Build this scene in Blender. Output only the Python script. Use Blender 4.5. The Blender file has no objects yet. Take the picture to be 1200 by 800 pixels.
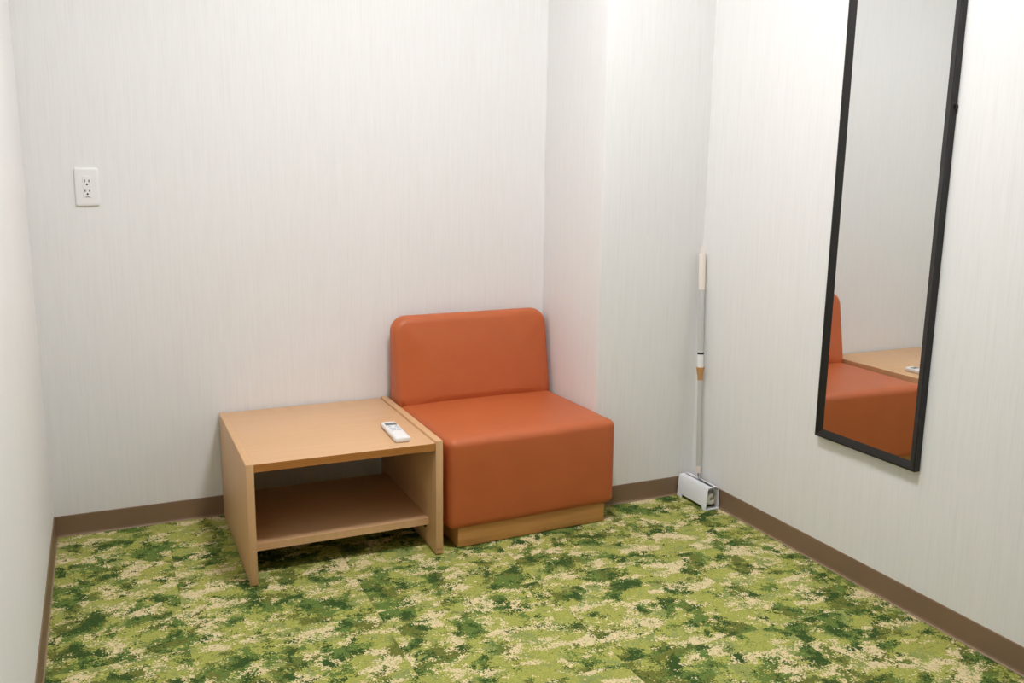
import bpy, bmesh, math, random
from mathutils import Vector, Matrix

random.seed(7)
C = bpy.context.scene.collection
S = bpy.context.scene

# ------------------------------------------------------------------ camera
CAM = (0.1998, -3.208, 1.2311)
YAW, PIT, ROL, FPX = 0.4293, -0.1893, 0.0137, 1057.1
fw = Vector((math.sin(YAW) * math.cos(PIT), math.cos(YAW) * math.cos(PIT), math.sin(PIT)))
rt = Vector((math.cos(YAW), -math.sin(YAW), 0))
up = rt.cross(fw)
r2 = rt * math.cos(ROL) + up * math.sin(ROL)
u2 = -rt * math.sin(ROL) + up * math.cos(ROL)
cd = bpy.data.cameras.new('camera')
cam = bpy.data.objects.new('camera', cd)
C.objects.link(cam)
cam.matrix_world = Matrix(((r2.x, u2.x, -fw.x, CAM[0]), (r2.y, u2.y, -fw.y, CAM[1]),
                           (r2.z, u2.z, -fw.z, CAM[2]), (0, 0, 0, 1)))
cd.sensor_width = 36.0
cd.sensor_fit = 'HORIZONTAL'
cd.lens = FPX / 1200 * 36
cd.clip_start = 0.02
S.camera = cam

# ------------------------------------------------------------------ world, exposure, main light level
w = bpy.data.worlds.new('world')
S.world = w
w.use_nodes = True
w.node_tree.nodes['Background'].inputs[0].default_value = (0.8, 0.85, 0.9, 1)
w.node_tree.nodes['Background'].inputs[1].default_value = 0.3
S.view_settings.view_transform = 'Standard'
S.view_settings.look = 'None'
S.view_settings.gamma = 1.0
S.view_settings.use_curve_mapping = False
S.view_settings.exposure = 0.0
LIGHT_POS = (1.12, -1.42)          # centre of the ceiling panel light
LIGHT_HALF = 0.20
LIGHT_STRENGTH = 81.0
LIGHT_COL = (1.0, 0.98, 1.0, 1)

# ------------------------------------------------------------------ helpers
def lin(c):
    return tuple((v / 255 / 12.92) if v / 255 <= 0.04045 else ((v / 255 + 0.055) / 1.055) ** 2.4 for v in c) + (1,)


def obj(name, bm, mat=None, parent=None, smooth=False, angle=40):
    me = bpy.data.meshes.new(name)
    bmesh.ops.recalc_face_normals(bm, faces=bm.faces)
    bm.to_mesh(me)
    bm.free()
    if smooth:
        me.polygons.foreach_set('use_smooth', [True] * len(me.polygons))
        me.set_sharp_from_angle(angle=math.radians(angle))
    if mat:
        me.materials.append(mat)
    o = bpy.data.objects.new(name, me)
    C.objects.link(o)
    if parent:
        o.parent = parent
    return o


def thing(name, label, cat, loc=(0, 0, 0), rz=0.0, group=None):
    o = bpy.data.objects.new(name, None)
    o.empty_display_size = 0.05
    C.objects.link(o)
    o.location = loc
    o.rotation_euler = (0, 0, rz)
    o['label'] = label
    o['category'] = cat
    if group:
        o['group'] = group
    return o


def struct(o, label=None):
    o['kind'] = 'structure'
    if label:
        o['label'] = label
    return o


def box(bm, x0, x1, y0, y1, z0, z1):
    vs = [bm.verts.new((x, y, z)) for x in (x0, x1) for y in (y0, y1) for z in (z0, z1)]
    for f in ((0, 1, 3, 2), (4, 6, 7, 5), (0, 4, 5, 1), (2, 3, 7, 6), (0, 2, 6, 4), (1, 5, 7, 3)):
        bm.faces.new([vs[i] for i in f])
    return vs


def bbox(x0, x1, y0, y1, z0, z1, bev=0.0, seg=2):
    bm = bmesh.new()
    box(bm, x0, x1, y0, y1, z0, z1)
    if bev:
        bmesh.ops.bevel(bm, geom=bm.edges[:], offset=bev, segments=seg, profile=0.5, affect='EDGES')
    return bm


def rounded_box(sx, sy, sz, r, n=(14, 14, 14), bm=None):
    """box of full size s centred on 0, every edge rounded with radius r; n cells per side"""
    bm = bm or bmesh.new()
    h = (sx / 2, sy / 2, sz / 2)

    def pts(hh, k):
        # dense near the rounded ends
        a = [-hh + r * (1 - math.cos(t * math.pi / 2 / 4)) for t in range(5)]
        a = [-hh + r * t / 4 for t in range(5)]
        m = [-hh + r + (2 * hh - 2 * r) * t / k for t in range(1, k)]
        return a + m + [-q for q in reversed(a)]
    ax = [pts(h[i], n[i]) for i in range(3)]
    cache = {}

    def V(p):
        key = tuple(round(q, 6) for q in p)
        if key not in cache:
            inner = Vector([max(-h[i] + r, min(h[i] - r, p[i])) for i in range(3)])
            d = Vector(p) - inner
            # cube-to-sphere mapping of the corner offset
            q = d / r
            x, y, z = q
            s = Vector((x * math.sqrt(max(0, 1 - y * y / 2 - z * z / 2 + y * y * z * z / 3)),
                        y * math.sqrt(max(0, 1 - z * z / 2 - x * x / 2 + z * z * x * x / 3)),
                        z * math.sqrt(max(0, 1 - x * x / 2 - y * y / 2 + x * x * y * y / 3))))
            cache[key] = bm.verts.new(inner + s * r)
        return cache[key]
    for a in range(3):
        b, c = (a + 1) % 3, (a + 2) % 3
        for sgn in (-1, 1):
            for i in range(len(ax[b]) - 1):
                for j in range(len(ax[c]) - 1):
                    q = []
                    for (ii, jj) in ((i, j), (i + 1, j), (i + 1, j + 1), (i, j + 1)):
                        p = [0, 0, 0]
                        p[a] = sgn * h[a]
                        p[b] = ax[b][ii]
                        p[c] = ax[c][jj]
                        q.append(V(p))
                    bm.faces.new(q)
    return bm


def tube(bm, p0, p1, ra, rb=None, seg=20, cap=True):
    rb = ra if rb is None else rb
    p0, p1 = Vector(p0), Vector(p1)
    d = (p1 - p0).normalized()
    a = d.orthogonal().normalized()
    b = d.cross(a)
    L = []
    for p, r in ((p0, ra), (p1, rb)):
        L.append([bm.verts.new(p + (a * math.cos(t) + b * math.sin(t)) * r)
                  for t in (2 * math.pi * k / seg for k in range(seg))])
    for k in range(seg):
        bm.faces.new((L[0][k], L[0][(k + 1) % seg], L[1][(k + 1) % seg], L[1][k]))
    if cap:
        bm.faces.new(list(reversed(L[0])))
        bm.faces.new(L[1])


def path_tube(bm, pts, r, seg=10):
    pts = [Vector(p) for p in pts]
    loops = []
    ref = None
    for i, p in enumerate(pts):
        d = (pts[min(i + 1, len(pts) - 1)] - pts[max(i - 1, 0)]).normalized()
        if ref is None:
            ref = d.orthogonal().normalized()
        a = (ref - d * ref.dot(d)).normalized()
        ref = a
        b = d.cross(a)
        loops.append([bm.verts.new(p + (a * math.cos(t) + b * math.sin(t)) * r)
                      for t in (2 * math.pi * k / seg for k in range(seg))])
    for L0, L1 in zip(loops, loops[1:]):
        for k in range(seg):
            bm.faces.new((L0[k], L0[(k + 1) % seg], L1[(k + 1) % seg], L1[k]))
    bm.faces.new(list(reversed(loops[0])))
    bm.faces.new(loops[-1])


# ------------------------------------------------------------------ materials
def mat(name, col, rough=0.5, metal=0.0, spec=0.5):
    m = bpy.data.materials.new(name)
    m.use_nodes = True
    b = m.node_tree.nodes['Principled BSDF']
    b.inputs['Base Color'].default_value = lin(col) if max(col) > 1 else tuple(col) + (1,)
    b.inputs['Roughness'].default_value = rough
    b.inputs['Metallic'].default_value = metal
    b.inputs['Specular IOR Level'].default_value = spec
    return m, m.node_tree.nodes, m.node_tree.links, b


def N(nodes, typ, **kw):
    n = nodes.new(typ)
    for k, v in kw.items():
        setattr(n, k, v)
    return n


def noise(nodes, links, vec, scale, detail=2.0, rough=0.5, dist=0.0):
    n = nodes.new('ShaderNodeTexNoise')
    n.inputs['Scale'].default_value = scale
    n.inputs['Detail'].default_value = detail
    n.inputs['Roughness'].default_value = rough
    n.inputs['Distortion'].default_value = dist
    links.new(vec, n.inputs['Vector'])
    return n.outputs['Fac']


def mapping(nodes, links, vec, scale=(1, 1, 1), loc=(0, 0, 0)):
    m = nodes.new('ShaderNodeMapping')
    m.inputs['Scale'].default_value = scale
    m.inputs['Location'].default_value = loc
    links.new(vec, m.inputs['Vector'])
    return m.outputs['Vector']


def ramp(nodes, links, fac, stops, interp='LINEAR'):
    r = nodes.new('ShaderNodeValToRGB')
    r.color_ramp.interpolation = interp
    e = r.color_ramp.elements
    while len(e) < len(stops):
        e.new(0.5)
    for el, (p, c) in zip(e, stops):
        el.position = p
        el.color = c
    links.new(fac, r.inputs['Fac'])
    return r.outputs['Color']


def bump(nodes, links, b, height, strength, dist):
    n = nodes.new('ShaderNodeBump')
    n.inputs['Strength'].default_value = strength
    n.inputs['Distance'].default_value = dist
    links.new(height, n.inputs['Height'])
    links.new(n.outputs['Normal'], b.inputs['Normal'])


def math_node(nodes, links, op, a, b=None, c=None, clamp=False):
    n = nodes.new('ShaderNodeMath')
    n.operation = op
    n.use_clamp = clamp
    for i, v in enumerate((a, b, c)):
        if v is None:
            continue
        if isinstance(v, (int, float)):
            n.inputs[i].default_value = v
        else:
            links.new(v, n.inputs[i])
    return n.outputs[0]


def make_wallpaper():
    m, n, l, b = mat('wallpaper', (232, 230, 226), 0.75, spec=0.25)
    g = n.new('ShaderNodeNewGeometry').outputs['Position']
    v1 = mapping(n, l, g, (140, 140, 4.5))
    f1 = noise(n, l, v1, 1.0, 3.0, 0.6, 0.6)
    v2 = mapping(n, l, g, (330, 330, 14))
    f2 = noise(n, l, v2, 1.0, 2.0, 0.5)
    h = math_node(n, l, 'MULTIPLY_ADD', f2, 0.5, f1)
    col = ramp(n, l, h, [(0.42, lin((231, 231, 230))), (0.70, lin((236, 236, 235))), (0.98, lin((239, 239, 239)))])
    l.new(col, b.inputs['Base Color'])
    bump(n, l, b, h, 0.22, 0.0010)
    return m


def make_carpet():
    m, n, l, b = mat('camouflage carpet', (120, 130, 60), 0.95, spec=0.1)
    tc = n.new('ShaderNodeNewGeometry').outputs['Position']
    oi = n.new('ShaderNodeObjectInfo')
    off = n.new('ShaderNodeCombineXYZ')
    l.new(math_node(n, l, 'MULTIPLY', oi.outputs['Random'], 37.0), off.inputs[0])
    l.new(math_node(n, l, 'MULTIPLY', oi.outputs['Random'], 91.0), off.inputs[1])
    add = N(n, 'ShaderNodeVectorMath', operation='ADD')
    l.new(tc, add.inputs[0])
    l.new(off.outputs[0], add.inputs[1])
    base = add.outputs[0]
    # fibre jitter: move the lookup point per tuft so that colour borders break up into tufts
    sn = N(n, 'ShaderNodeVectorMath', operation='SNAP')
    sn.inputs[1].default_value = (0.0035, 0.0035, 1.0)
    l.new(base, sn.inputs[0])
    wn = N(n, 'ShaderNodeTexWhiteNoise', noise_dimensions='3D')
    l.new(sn.outputs[0], wn.inputs['Vector'])
    sub = N(n, 'ShaderNodeVectorMath', operation='SUBTRACT')
    l.new(wn.outputs['Color'], sub.inputs[0])
    sub.inputs[1].default_value = (0.5, 0.5, 0.5)
    sc = N(n, 'ShaderNodeVectorMath', operation='SCALE')
    l.new(sub.outputs[0], sc.inputs[0])
    sc.inputs['Scale'].default_value = 0.009
    jit = N(n, 'ShaderNodeVectorMath', operation='ADD')
    l.new(sn.outputs[0], jit.inputs[0])
    l.new(sc.outputs[0], jit.inputs[1])
    J = jit.outputs[0]

    def mix(fac, a, c):
        mx = N(n, 'ShaderNodeMix', data_type='RGBA')
        l.new(fac, mx.inputs['Factor'])
        if isinstance(a, tuple):
            mx.inputs['A'].default_value = a
        else:
            l.new(a, mx.inputs['A'])
        if isinstance(c, tuple):
            mx.inputs['B'].default_value = c
        else:
            l.new(c, mx.inputs['B'])
        return mx.outputs['Result']
    tan = lin((220, 205, 160))
    lime = lin((166, 169, 86))
    mid = lin((146, 156, 90))
    olive = lin((112, 118, 56))
    sage = lin((104, 127, 62))
    dark = lin((62, 86, 42))
    def field(scale, seed, detail=7.0, rough=0.72, st=(1, 1.1, 1)):
        v = mapping(n, l, J, st, (seed, seed * 1.7, seed * 0.3))
        return noise(n, l, v, scale, detail, rough, 0.35)

    def over(f, lo):
        return math_node(n, l, 'GREATER_THAN', f, lo)
    fa = field(11.0, 3.1, st=(0.8, 1.5, 1))
    fb = field(10.0, 15.2)
    fc = field(19.0, 21.9)
    fd = field(24.0, 40.3)
    fbc = math_node(n, l, 'MULTIPLY_ADD', fc, 0.55, math_node(n, l, 'MULTIPLY', fb, 0.45))
    c = mix(over(fa, 0.475), tan, lime)
    c = mix(over(fd, 0.60), c, mid)
    c = mix(over(field(13.0, 33.3), 0.565), c, mid)
    c = mix(over(fb, 0.516), c, mix(over(field(7.0, 51.7), 0.5), olive, sage))
    c = mix(over(fbc, 0.546), c, dark)
    c = mix(over(field(17.0, 28.4, st=(0.8, 1.6, 1)), 0.635), c, tan)
    # yarn tone variation per tuft
    tone = math_node(n, l, 'MULTIPLY_ADD', wn.outputs['Value'], 0.34, 0.83)
    mul = N(n, 'ShaderNodeVectorMath', operation='SCALE')
    l.new(c, mul.inputs[0])
    l.new(tone, mul.inputs['Scale'])
    l.new(mul.outputs[0], b.inputs['Base Color'])
    f = noise(n, l, base, 420, 2.0, 0.6)
    bump(n, l, b, f, 0.6, 0.003)
    return m


def make_wood(name, col, dark, along='x', rough=0.42):
    m, n, l, b = mat(name, col, rough, spec=0.35)
    tc = n.new('ShaderNodeTexCoord').outputs['Object']
    s = {'x': (3, 60, 60), 'y': (60, 3, 60), 'z': (60, 60, 3)}[along]
    v = mapping(n, l, tc, s)
    f = noise(n, l, v, 1.0, 4.0, 0.6, 0.4)
    v2 = mapping(n, l, tc, tuple(q * 6 for q in s))
    f2 = noise(n, l, v2, 1.0, 2.0, 0.5)
    h = math_node(n, l, 'MULTIPLY_ADD', f2, 0.35, f)
    c = ramp(n, l, h, [(0.4, lin(dark)), (0.85, lin(col))])
    l.new(c, b.inputs['Base Color'])
    bump(n, l, b, f2, 0.06, 0.0006)
    return m


def make_leather():
    m, n, l, b = mat('orange vinyl leather', (206, 104, 56), 0.42, spec=0.42)
    tc = n.new('ShaderNodeTexCoord').outputs['Object']
    vo = N(n, 'ShaderNodeTexVoronoi', feature='DISTANCE_TO_EDGE')
    vo.inputs['Scale'].default_value = 520
    l.new(tc, vo.inputs['Vector'])
    f = noise(n, l, tc, 9, 3, 0.5)
    c = ramp(n, l, f, [(0.3, lin((188, 98, 54))), (0.7, lin((194, 102, 57)))])
    l.new(c, b.inputs['Base Color'])
    bump(n, l, b, vo.outputs['Distance'], 0.12, 0.0008)
    return m


def make_plastic(name, col, rough=0.4, grain=0.0004):
    m, n, l, b = mat(name, col, rough)
    tc = n.new('ShaderNodeTexCoord').outputs['Object']
    f = noise(n, l, tc, 700, 2, 0.5)
    bump(n, l, b, f, 0.08, grain)
    return m


M_WALL = make_wallpaper()
M_CARPET = make_carpet()
M_TOP = make_wood('beech laminate, grain across', (220, 179, 137), (214, 172, 129), 'x')
M_PANEL = make_wood('beech laminate, grain upright', (219, 177, 133), (212, 168, 123), 'z')
M_BAND = make_wood('darker edge band', (186, 126, 66), (174, 112, 54), 'x')
M_PLINTH = make_wood('oak veneer plinth', (206, 152, 92), (190, 134, 76), 'x')
M_LEATHER = make_leather()
M_BASE = make_plastic('brown vinyl baseboard', (134, 109, 86), 0.5)
M_TOE = make_plastic('paler baseboard toe', (150, 128, 104), 0.6)
M_WHITE = make_plastic('white plastic', (240, 240, 240), 0.35)
M_CASE = make_plastic('cool white plastic', (238, 241, 246), 0.35)
M_CREAM = make_plastic('cream plastic', (243, 234, 224), 0.4)
M_DARK = make_plastic('dark slot', (28, 26, 25), 0.6)
M_FRAME = make_plastic('black brown frame', (15, 11, 10), 0.42)
M_TAN = make_plastic('tan plastic', (196, 146, 92), 0.45)
M_LCD = make_plastic('grey display', (112, 122, 124), 0.2)
M_KEY = make_plastic('blue grey key', (176, 190, 206), 0.4)
M_SCREW = make_plastic('brown plug', (120, 84, 50), 0.5)
M_TUBE, _n, _l, _b = mat('grey metal tube', (206, 206, 203), 0.4, 0.15)
M_WIRE, _n, _l, _b = mat('steel wire', (150, 152, 152), 0.3, 0.9)
M_PAPER = make_plastic('roll paper', (235, 233, 226), 0.8)
M_CEIL = make_plastic('white ceiling board', (236, 235, 232), 0.85)
M_GLASS, _n, _l, _b = mat('silvered glass', (0.80, 0.82, 0.81), 0.0, 1.0)
_tc = _n.new('ShaderNodeTexCoord').outputs['Object']
_f = noise(_n, _l, _tc, 3.0, 1.0)
_l.new(ramp(_n, _l, _f, [(0.3, (0.795, 0.815, 0.805, 1)), (0.7, (0.805, 0.825, 0.815, 1))]), _b.inputs['Base Color'])
M_LAMP = bpy.data.materials.new('lit diffuser')
M_LAMP.use_nodes = True
_nt = M_LAMP.node_tree
_nt.nodes.clear()
_e = _nt.nodes.new('ShaderNodeEmission')
_e.inputs['Color'].default_value = LIGHT_COL
_e.inputs['Strength'].default_value = LIGHT_STRENGTH
_o = _nt.nodes.new('ShaderNodeOutputMaterial')
_nt.links.new(_e.outputs[0], _o.inputs['Surface'])

# ------------------------------------------------------------------ the room
W, YF, H, T = 2.2384, -3.75, 2.70, 0.10       # right wall, front wall, ceiling height, wall thickness
XP, YP = 1.8005, -0.4492                       # projecting pillar: its left face and its front face
BBH = 0.0728                                   # baseboard height

floor = struct(obj('floor', bbox(-T, W + T, YF - T, T, -0.12, -0.007), make_plastic('concrete screed', (140, 138, 132), 0.9)),
               'floor covered with green camouflage carpet tiles')
struct(obj('ceiling', bbox(-T, W + T, YF - T, T, H, H + 0.1), M_CEIL))
struct(obj('wall_back', bbox(-T, W + T, 0, T, -0.007, H), M_WALL))
struct(obj('wall_left', bbox(-T, 0, YF, 0, -0.007, H), M_WALL))
struct(obj('wall_right', bbox(W, W + T, YF, 0, -0.007, H), M_WALL))
struct(obj('wall_front', bbox(-T, W + T, YF - T, YF, -0.007, H), make_wood('brown wood panelling', (126, 94, 66), (112, 80, 54), 'z', 0.5)))  # unseen wall behind the camera; brown wood made up to reduce frontal fill light
bm = bmesh.new()
box(bm, XP, W, YP, 0, -0.007, H)
es = [e for e in bm.edges if all(abs(v.co.x - XP) < 1e-5 and abs(v.co.y - YP) < 1e-5 for v in e.verts)]
bmesh.ops.bevel(bm, geom=es, offset=0.004, segments=3, profile=0.5, affect='EDGES')
struct(obj('wall_pillar', bm, M_WALL, smooth=True, angle=50))

# carpet tiles: 50 cm grid whose joints fall where the photograph shows them
SEAM_X, SEAM_Y, TS = 0.343, -0.92, 0.5
gx = [0.0] + [SEAM_X + TS * k for k in range(4)] + [W]
gy = [0.0] + [SEAM_Y + TS - TS * k for k in range(7)] + [YF]
GAP = 0.0001
for i in range(len(gx) - 1):
    for j in range(len(gy) - 1):
        x0, x1, y1, y0 = gx[i], gx[i + 1], gy[j], gy[j + 1]
        cx, cy = (x0 + x1) / 2, (y0 + y1) / 2
        bm = bbox(x0 - cx + GAP, x1 - cx - GAP, y0 - cy + GAP, y1 - cy - GAP, -0.007, 0.0, 0.0002, 1)
        t = obj('carpet_tile', bm, M_CARPET, floor)
        t.location = (cx, cy, 0)


def baseboard(name, a, b, nrm, label):
    """vinyl skirting from a to b; nrm points into the room; a thin sheet with a flared toe"""
    a, b, nrm = Vector(a), Vector(b), Vector(nrm)
    prof = [(0, 0.0), (0.0085, 0.0), (0.0085, 0.0012), (0.0055, 0.004), (0.0038, 0.010), (0.0034, BBH - 0.002), (0.0022, BBH), (0, BBH)]
    bm = bmesh.new()
    L = [[bm.verts.new(p + nrm * d + Vector((0, 0, z))) for d, z in prof] for p in (a, b)]
    k = len(prof)
    for i in range(k):
        f = bm.faces.new((L[0][i], L[0][(i + 1) % k], L[1][(i + 1) % k], L[1][i]))
        if i in (1, 2):
            f.material_index = 1
    bm.faces.new(L[0])
    bm.faces.new(list(reversed(L[1])))
    o = obj(name, bm, M_BASE)
    o.data.materials.append(M_TOE)
    return struct(o, label)


baseboard('baseboard_back', (0, 0, 0), (XP, 0, 0), (0, -1, 0), 'brown vinyl baseboard along the back wall')
baseboard('baseboard_left', (0, YF, 0), (0, 0, 0), (1, 0, 0), 'brown vinyl baseboard along the left wall')
baseboard('baseboard_right', (W, YF, 0), (W, YP, 0), (-1, 0, 0), 'brown vinyl baseboard along the right wall')
baseboard('baseboard_pillar', (XP - 0.0034, YP, 0), (W, YP, 0), (0, -1, 0), 'brown vinyl baseboard across the front of the pillar')
baseboard('baseboard_pillar_side', (XP, YP - 0.0034, 0), (XP, 0, 0), (-1, 0, 0), 'brown vinyl baseboard along the side of the pillar')

# ------------------------------------------------------------------ ceiling panel light (above the frame; it lights the room)
lt = thing('ceiling_light', 'square white LED panel light on the ceiling', 'light', (LIGHT_POS[0], LIGHT_POS[1], H))
h = LIGHT_HALF
bm = bmesh.new()
box(bm, -h - .03, h + .03, -h - .03, -h, -.03, 0)
box(bm, -h - .03, h + .03, h, h + .03, -.03, 0)
box(bm, -h - .03, -h, -h, h, -.03, 0)
box(bm, h, h + .03, -h, h, -.03, 0)
obj('frame', bm, M_WHITE, lt)
obj('diffuser', bbox(-h, h, -h, h, -.026, -.012), M_LAMP, lt)

# ------------------------------------------------------------------ low table
TX0, TX1, TI0, TI1 = 0.5407, 1.147, 0.5630, 1.1232
TF, TB, TH = -0.6263, -0.0095, 0.3784
t = thing('low_table', 'low beech-coloured wooden side table with an open shelf, beside the orange chair', 'table', ((TX0 + TX1) / 2, (TF + TB) / 2, 0))
ox, oy = t.location.x, t.location.y


def tb(name, x0, x1, y0, y1, z0, z1, m, bev=0.0012, parent=None):
    o = obj(name, bbox(x0 - ox, x1 - ox, y0 - oy, y1 - oy, z0, z1, bev, 2), m, parent or t, smooth=True)
    return o


tb('side_panel', TX0, TI0, TF, TB, 0.004, TH, M_PANEL, 0.0008)
rp = tb('side_panel', TI1, TX1, TF, TB, 0.004, TH + 0.0055, M_PANEL, 0.002)
rp['label'] = 'end panel standing slightly proud of the table top'
top = tb('table_top', TI0, TI1 - 0.0015, TF + 0.0014, TB, TH - 0.025, TH - 0.0006, M_TOP)
tb('edge_band', TI0 + 0.0004, TI1 - 0.0019, TF + 0.0004, TF + 0.0016, TH - 0.0246, TH - 0.0012, M_BAND, 0.0, top)['label'] = 'darker brown front edge band'
sh = tb('shelf', TI0, TI1, -0.5565 + 0.001, -0.075, 0.0806, 0.1040, M_TOP)
tb('edge_band', TI0 + 0.0004, TI1 - 0.0004, -0.5565, -0.5553, 0.0808, 0.1038, M_PANEL, 0.0, sh)
for xx, yy in ((TI1 - 0.004, -0.530), (TI0 + 0.004, -0.530), (TI1 - 0.004, -0.12), (TI0 + 0.004, -0.12)):
    tb('shelf_pin', xx - 0.004, xx + 0.004, yy - 0.004, yy + 0.004, 0.064, 0.0806, M_DARK, 0.001)
for xx, a in (((TX0 + TI0) / 2, .008), ((TX1 + TI1) / 2, .008)):
    for yy in (TF + 0.04, TB - 0.04):
        tb('glide', xx - a, xx + a, yy - 0.012, yy + 0.012, 0.0, 0.004, M_DARK, 0.0005)
for dx in (-0.0055, 0.0045):
    tb('plug', (TX1 + TI1) / 2 + dx - 0.0035, (TX1 + TI1) / 2 + dx + 0.0035, TF - 0.0004, TF + 0.002, 0.0195, 0.0215, M_SCREW, 0.0)

# ------------------------------------------------------------------ remote control on the table
RZ = TH - 0.0006
rc = thing('remote_control', 'white remote control with a grey display lying on the low table', 'remote control', (1.0335, -0.487, RZ), math.radians(-2.5))
bm = rounded_box(0.050, 0.190, 0.018, 0.007, (4, 10, 2))
for v in bm.verts:
    v.co.z += 0.0090
    if v.co.z > 0.011:
        v.co.z += 0.0012 * (1 - (v.co.x / 0.026) ** 2)
obj('body', bm, M_WHITE, rc, smooth=True, angle=60)
zt = 0.0186
obj('display', bbox(-0.0185, 0.0185, 0.046, 0.074, zt - 0.003, zt + 0.0008, 0.0006, 2), M_LCD, rc)
for (bx, by, sx, sy) in ((-0.011, 0.030, 0.0055, 0.0055), (0.011, 0.030, 0.0055, 0.0055), (-0.012, 0.010, 0.005, 0.004), (0.0, 0.010, 0.005, 0.004),
                         (0.012, 0.010, 0.005, 0.004), (-0.009, -0.012, 0.0075, 0.004), (0.009, -0.012, 0.0075, 0.004)):
    obj('button', bbox(bx - sx, bx + sx, by - sy, by + sy, zt - 0.003, zt + 0.0010, 0.0006, 2), M_KEY, rc)
obj('cover_line', bbox(-0.021, 0.021, -0.0262, -0.0252, zt - 0.003, zt + 0.0003), M_KEY, rc)

# ------------------------------------------------------------------ orange upholstered chair
HW = 0.317
CZ0, CZ1 = 0.066, 0.372
YFR, YBK = -0.602, -0.022
ch = thing('lounge_chair', 'armless orange leather lounge chair on a wooden plinth', 'chair', (1.4795, (YFR + YBK) / 2, 0), math.radians(2.1))
D = YBK - YFR
bm = rounded_box(2 * HW, D, CZ1 - CZ0, 0.025, (18, 18, 10))
for v in bm.verts:
    x, y, z = v.co
    kx = max(0, 1 - (x / HW) ** 2)
    ky = max(0, 1 - (y / (D / 2)) ** 2)
    kz = max(0, 1 - (z / ((CZ1 - CZ0) / 2)) ** 2)
    if z > 0:
        v.co.z += 0.008 * kx ** .7 * ky ** .7 * (z / ((CZ1 - CZ0) / 2))
    if y < 0:
        v.co.y -= 0.006 * kx ** .6 * kz ** .6
    v.co.x += 0.003 * kz ** .6 * ky ** .6 * (1 if x > 0 else -1) * abs(x) / HW
    v.co.z += (CZ0 + CZ1) / 2
obj('seat', bm, M_LEATHER, ch, smooth=True, angle=80)


def backrest_mesh():
    """upright cushion: rounded outline in front view, rounded front edges, leaning front face"""
    bm = bmesh.new()
    x1, z0, z1 = HW, 0.366, 0.692
    R = 0.056

    def outline(ins):
        r = max(R - ins, 0.004)
        pts = []
        xl, zt_, zb = x1 - ins, z1 - ins, z0 + ins * 0.25
        ns = 14
        for k in range(ns + 1):      # bottom, left to right
            pts.append((-xl + 2 * xl * k / ns, zb))
        for k in range(1, 9):        # right side
            pts.append((xl, zb + (zt_ - r - zb) * k / 8))
        for k in range(1, 9):
            a = math.pi / 2 * k / 8
            pts.append((xl - r + r * math.cos(a), zt_ - r + r * math.sin(a)))
        for k in range(1, ns):
            pts.append((xl - r - 2 * (xl - r) * k / ns, zt_))
        for k in range(0, 9):
            a = math.pi / 2 + math.pi / 2 * k / 8
            pts.append((-xl + r + r * math.cos(a), zt_ - r + r * math.sin(a)))
        for k in range(1, 8):
            pts.append((-xl, zt_ - r + (zb - zt_ + r) * k / 8))
        return pts
    yb = D / 2
    loops = []

    def add(ins, y_of_z):
        loops.append([bm.verts.new((x, y_of_z(x, z), z)) for x, z in outline(ins)])

    def yfront(z):
        s = (z - z0) / (z1 - z0)
        return -0.112 + 0.060 * s + yb            # front face, leaning back towards its top
    rb, rf = 0.012, 0.029
    for k in range(5):
        a = math.pi / 2 * k / 4
        add(rb * (1 - math.sin(a)), lambda x, z, a=a: yb - rb * (1 - math.cos(math.pi / 2 - a)) * 0 - rb * (1 - math.cos(a)))
    for k in range(1, 4):
        add(0, lambda x, z, k=k: yb - rb + (yfront(z) + rf - yb + rb) * k / 4)
    for k in range(9):
        a = math.pi / 2 * k / 8
        add(rf * (1 - math.cos(a)), lambda x, z, a=a: yfront(z) + rf * (1 - math.sin(a)))
    for k in range(1, 8):
        i = rf + (0.125) * k / 7
        add(i, lambda x, z, k=k: yfront(z) - 0.010 * math.sin(math.pi / 2 * k / 7))
    m = len(loops[0])
    for A, B in zip(loops, loops[1:]):
        for i in range(m):
            bm.faces.new((A[i], A[(i + 1) % m], B[(i + 1) % m], B[i]))
    bm.faces.new(loops[0])
    bm.faces.new(list(reversed(loops[-1])))
    return bm


obj('backrest', backrest_mesh(), M_LEATHER, ch, smooth=True, angle=80)
obj('plinth', bbox(-0.282, 0.282, -D / 2 + 0.010, D / 2 - 0.02, 0.003, 0.070, 0.0012, 2), M_PLINTH, ch, smooth=True)
for sx in (-1, 1):
    for sy in (-1, 1):
        obj('glide', bbox(sx * .25 - .02, sx * .25 + .02, sy * .235 - .02, sy * .235 + .02, 0.0, 0.003), M_DARK, ch)

# ------------------------------------------------------------------ wall outlet
X0, X1, Z0, Z1 = 0.1402, 0.2098, 1.0959, 1.2159
op = thing('wall_outlet', 'white double electrical outlet plate on the back wall', 'outlet', ((X0 + X1) / 2, 0, (Z0 + Z1) / 2))
bm = bmesh.new()
pw, ph = (X1 - X0) / 2, (Z1 - Z0) / 2
loops = []
for ins, y in ((0, 0), (0, -0.004), (0.0012, -0.0062), (0.004, -0.0074), (0.009, -0.0078)):
    r = 0.007
    L = []
    for (sx, sz, a0) in ((1, 1, 0), (-1, 1, 90), (-1, -1, 180), (1, -1, 270)):
        for k in range(6):
            a = math.radians(a0 + 90 * k / 5)
            rr = max(r - ins, 0.002)
            L.append(bm.verts.new((sx * (pw - ins - rr) + rr * math.cos(a), y, sz * (ph - ins - rr) + rr * math.sin(a))))
    loops.append(L)
for A, B in zip(loops, loops[1:]):
    for i in range(len(A)):
        bm.faces.new((A[i], A[(i + 1) % len(A)], B[(i + 1) % len(A)], B[i]))
bm.faces.new(loops[0])
bm.faces.new(loops[-1])
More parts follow.
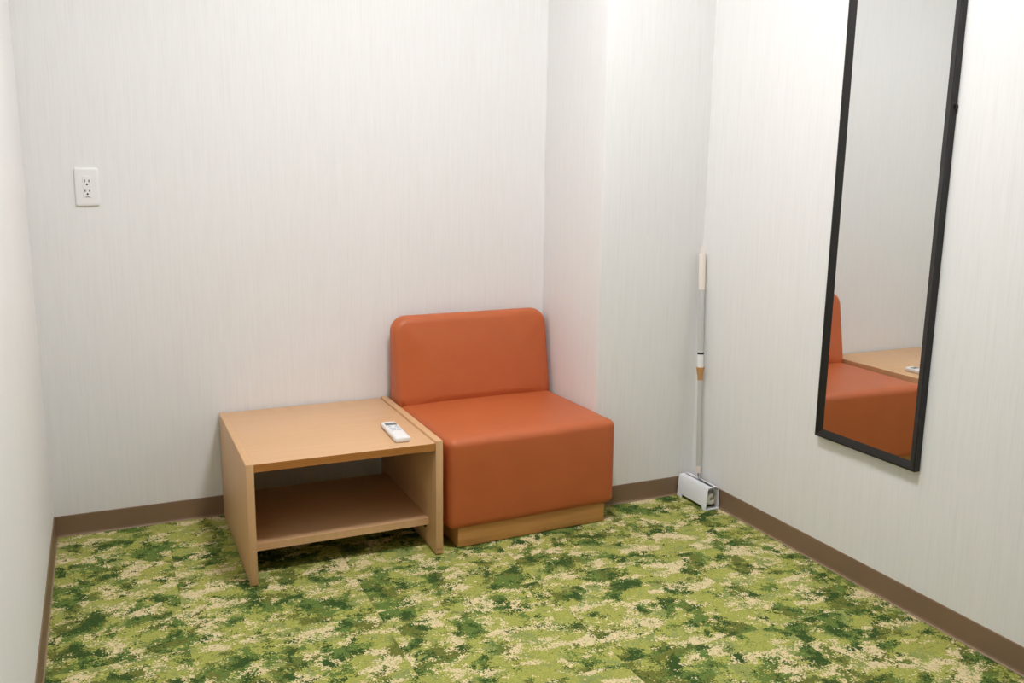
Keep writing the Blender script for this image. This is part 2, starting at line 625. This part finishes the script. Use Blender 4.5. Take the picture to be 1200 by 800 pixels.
obj('plate', bm, M_WHITE, op, smooth=True, angle=30)
ins_ = obj('socket_insert', bbox(-0.0125, 0.0125, -0.0092, -0.004, -0.034, 0.034, 0.0008, 2), M_WHITE, op)
for zc in (0.0135, -0.0165):
    for sx, hh in ((-1, 0.0042), (1, 0.0036)):
        obj('slot', bbox(sx * 0.0062 - 0.0013, sx * 0.0062 + 0.0013, -0.0095, -0.0085, zc + 0.0052 - hh, zc + 0.0052 + hh), M_DARK, ins_)
    bm = bmesh.new()
    tube(bm, (0, -0.0095, zc - 0.0058), (0, -0.0085, zc - 0.0058), 0.0029, seg=16)
    obj('ground_hole', bm, M_DARK, ins_)
obj('rating_mark', bbox(-0.006, 0.006, -0.0094, -0.0088, -0.0318, -0.0302), make_plastic('grey print', (96, 94, 92), 0.6), ins_)

# ------------------------------------------------------------------ tall mirror on the right wall
MY0, MY1, MZ0, MZ1 = -1.4965, -1.1080, 0.4175, 1.95       # outer edges
MT, FWD = 0.020, 0.0255                                     # thickness, width of the frame
mr = thing('wall_mirror', 'tall narrow mirror in a thin black frame on the right wall', 'mirror', (W, (MY0 + MY1) / 2, MZ0))
hy, mh = (MY1 - MY0) / 2, MZ1 - MZ0


def rail(corners_o, corners_f, corners_i):
    """one mitred frame rail: outer back, outer front, front lip, sloped face down to the glass"""
    bm = bmesh.new()
    A, B = [], []
    for L, k in ((A, 0), (B, 1)):
        oy_, oz_ = corners_o[k]
        fy_, fz_ = corners_f[k]
        iy_, iz_ = corners_i[k]
        L += [bm.verts.new(p) for p in ((0, oy_, oz_), (-MT, oy_, oz_), (-MT, fy_, fz_), (-0.011, iy_, iz_), (0, iy_, iz_))]
    for i in range(5):
        bm.faces.new((A[i], A[(i + 1) % 5], B[(i + 1) % 5], B[i]))
    bm.faces.new(A)
    bm.faces.new(list(reversed(B)))
    return bm


def ring(i):
    return [(-hy + i, i), (hy - i, i), (hy - i, mh - i), (-hy + i, mh - i)]


ro, rf_, ri = ring(0), ring(0.004), ring(FWD)
for k in range(4):
    q = (k + 1) % 4
    obj('frame_rail', rail((ro[k], ro[q]), (rf_[k], rf_[q]), (ri[k], ri[q])), M_FRAME, mr)
obj('mirror_glass', bbox(-0.0112, -0.002, -hy + FWD - 0.003, hy - FWD + 0.003, FWD - 0.003, mh - FWD + 0.003), M_GLASS, mr)
obj('hanger_nub', bbox(-0.010, -0.001, -hy - 0.004, -hy + 0.001, 1.397 - MZ0, 1.409 - MZ0, 0.001, 2), M_FRAME, mr)

# ------------------------------------------------------------------ storage case of the carpet roller
KX, KY0, KY1, KH = 2.1985, -0.642, -0.460, 0.086
cs = thing('roller_case', 'small white plastic storage case on the floor in the corner', 'storage case', (KX, (KY0 + KY1) / 2, 0))
LY = (KY1 - KY0) / 2
bm = bmesh.new()


def slab(pts, y0, y1):
    a = [bm.verts.new((x, y0, z)) for x, z in pts]
    b = [bm.verts.new((x, y1, z)) for x, z in pts]
    k = len(pts)
    for i in range(k):
        bm.faces.new((a[i], a[(i + 1) % k], b[(i + 1) % k], b[i]))
    bm.faces.new(list(reversed(a)))
    bm.faces.new(b)


th = 0.0026
# side walls with a foot at either end, flaring towards the floor
for s in (-1, 1):
    xb, xt = s * 0.0300, s * 0.0245
    xm = xb + (xt - xb) * 0.17
    for (y0, y1, zb) in ((-LY, -LY + 0.024, 0.0), (-LY + 0.024, LY - 0.030, 0.012), (LY - 0.030, LY, 0.0)):
        xq = xb + (xt - xb) * zb / KH
        slab([(xq, zb), (xt, KH - 0.006), (xt - s * 0.0045, KH), (xt - s * 0.0045 - s * th, KH - th), (xt - s * th, KH - 0.008), (xq - s * th, zb)], y0, y1)
obj('side_wall', bm, M_CASE, cs, smooth=True, angle=35)
bm = bmesh.new()
slab([(-0.0205, KH - th), (-0.0205, KH), (-0.0030, KH + 0.0008), (-0.0030, KH + 0.0008 - th)], -LY, LY)
slab([(0.0030, KH + 0.003 - th), (0.0030, KH + 0.003), (0.0205, KH), (0.0205, KH - th)], -LY, LY)
obj('top_lip', bm, M_CASE, cs)
bm = bmesh.new()
slab([(-0.0292, 0.012), (0.0292, 0.012), (0.0292, 0.0145), (-0.0292, 0.0145)], -LY + 0.0242, LY - 0.03)
slab([(-0.0275, 0.0008), (0.0275, 0.0008), (0.0275, 0.0040), (-0.0275, 0.0040)], -LY + 0.0004, -LY + 0.0238)
obj('base_plate', bm, M_CASE, cs)
bm = bmesh.new()
slab([(-0.0268, 0.002), (0.0268, 0.002), (0.0215, KH - 0.006), (-0.0215, KH - 0.006)], LY - 0.003, LY - 0.0004)
obj('end_wall', bm, M_CASE, cs)

# ------------------------------------------------------------------ long-handled carpet roller standing in the case
B0, B1 = Vector((2.1985, -0.5480, 0.088)), Vector((2.2205, -0.4700, 0.9560))
cr = thing('carpet_roller', 'long-handled adhesive carpet roller with grey pole leaning in the corner', 'cleaning roller', (KX, -0.55, 0))
off = Vector((KX, -0.55, 0))


def at(s):
    return B0 + (B1 - B0) * s - off


def seg_tube(name, s0, s1, ra, rb, m, parent=None, seg=20):
    bm = bmesh.new()
    tube(bm, at(s0), at(s1), ra, rb, seg)
    return obj(name, bm, m, parent or cr, smooth=True, angle=50)


seg_tube('lower_tube', 0.055, 0.445, 0.0088, 0.0088, M_TUBE)
seg_tube('ferrule', 0.030, 0.060, 0.0070, 0.0098, M_CREAM)
seg_tube('upper_tube', 0.500, 0.83, 0.0110, 0.0110, M_TUBE)
seg_tube('joint', 0.487, 0.540, 0.0118, 0.0118, M_WHITE)
st = seg_tube('sticker', 0.536, 0.558, 0.01195, 0.01195, M_WHITE)
seg_tube('print_band', 0.545, 0.555, 0.0121, 0.0121, M_DARK, st)
cl = seg_tube('clip', 0.458, 0.490, 0.0118, 0.0158, M_TAN)
cl['label'] = 'tan plastic joint collar'
seg_tube('clip_tail', 0.435, 0.458, 0.0100, 0.0108, M_TAN, cl)
gr = seg_tube('grip', 0.822, 0.968, 0.0120, 0.0132, M_CREAM)
seg_tube('grip_cap', 0.966, 0.974, 0.0134, 0.0120, M_CREAM, gr)
bm = bmesh.new()
c0 = at(0.974)
path_tube(bm, [c0 + Vector((0.0055 * math.cos(a), 0, -0.001 + 0.026 * math.sin(a))) for a in (math.pi * k / 12 for k in range(13))], 0.0022, 8)
obj('hanging_loop', bm, M_CREAM, gr, smooth=True)
# wire: down from the pole, along the slot, down in front to the axle of the roll
bm = bmesh.new()
yfr = KY0 - 0.004
wp = [B0 + (B1 - B0) * 0.035, B0 + (B1 - B0) * 0.005 + Vector((0, 0, 0.006)), Vector((KX, -0.556, 0.0925)), Vector((KX, -0.575, 0.0915)),
      Vector((KX, yfr + 0.02, 0.0905)), Vector((KX, yfr + 0.004, 0.088)), Vector((KX, yfr, 0.080)), Vector((KX, yfr, 0.050)), Vector((KX, yfr + 0.003, 0.0415)), Vector((KX, yfr + 0.012, 0.040)), Vector((KX, KY0 + 0.03, 0.040))]
path_tube(bm, [p - off for p in wp], 0.0024, 10)
obj('wire', bm, M_WIRE, cr, smooth=True, angle=60)
bm = bmesh.new()
ry0, ry1, rR, rH = KY0 + 0.006, KY1 - 0.012, 0.0195, 0.0105
seg = 32
L = []
for (r, y) in ((rH, ry0 + 0.02), (rH, ry0), (rR, ry0), (rR, ry1), (rH, ry1), (rH, ry1 - 0.02)):
    L.append([bm.verts.new(Vector((KX, y, 0.040)) - off + Vector((r * math.cos(a), 0, r * math.sin(a)))) for a in (2 * math.pi * k / seg for k in range(seg))])
for A, B in zip(L, L[1:]):
    for i in range(seg):
        bm.faces.new((A[i], A[(i + 1) % seg], B[(i + 1) % seg], B[i]))
roll = obj('adhesive_roll', bm, M_PAPER, cr, smooth=True, angle=40)
bm = bmesh.new()
tube(bm, Vector((KX, ry0 + 0.006, 0.040)) - off, Vector((KX, ry1 - 0.006, 0.040)) - off, 0.0104, seg=20)
obj('core', bm, M_WHITE, roll, smooth=True, angle=40)
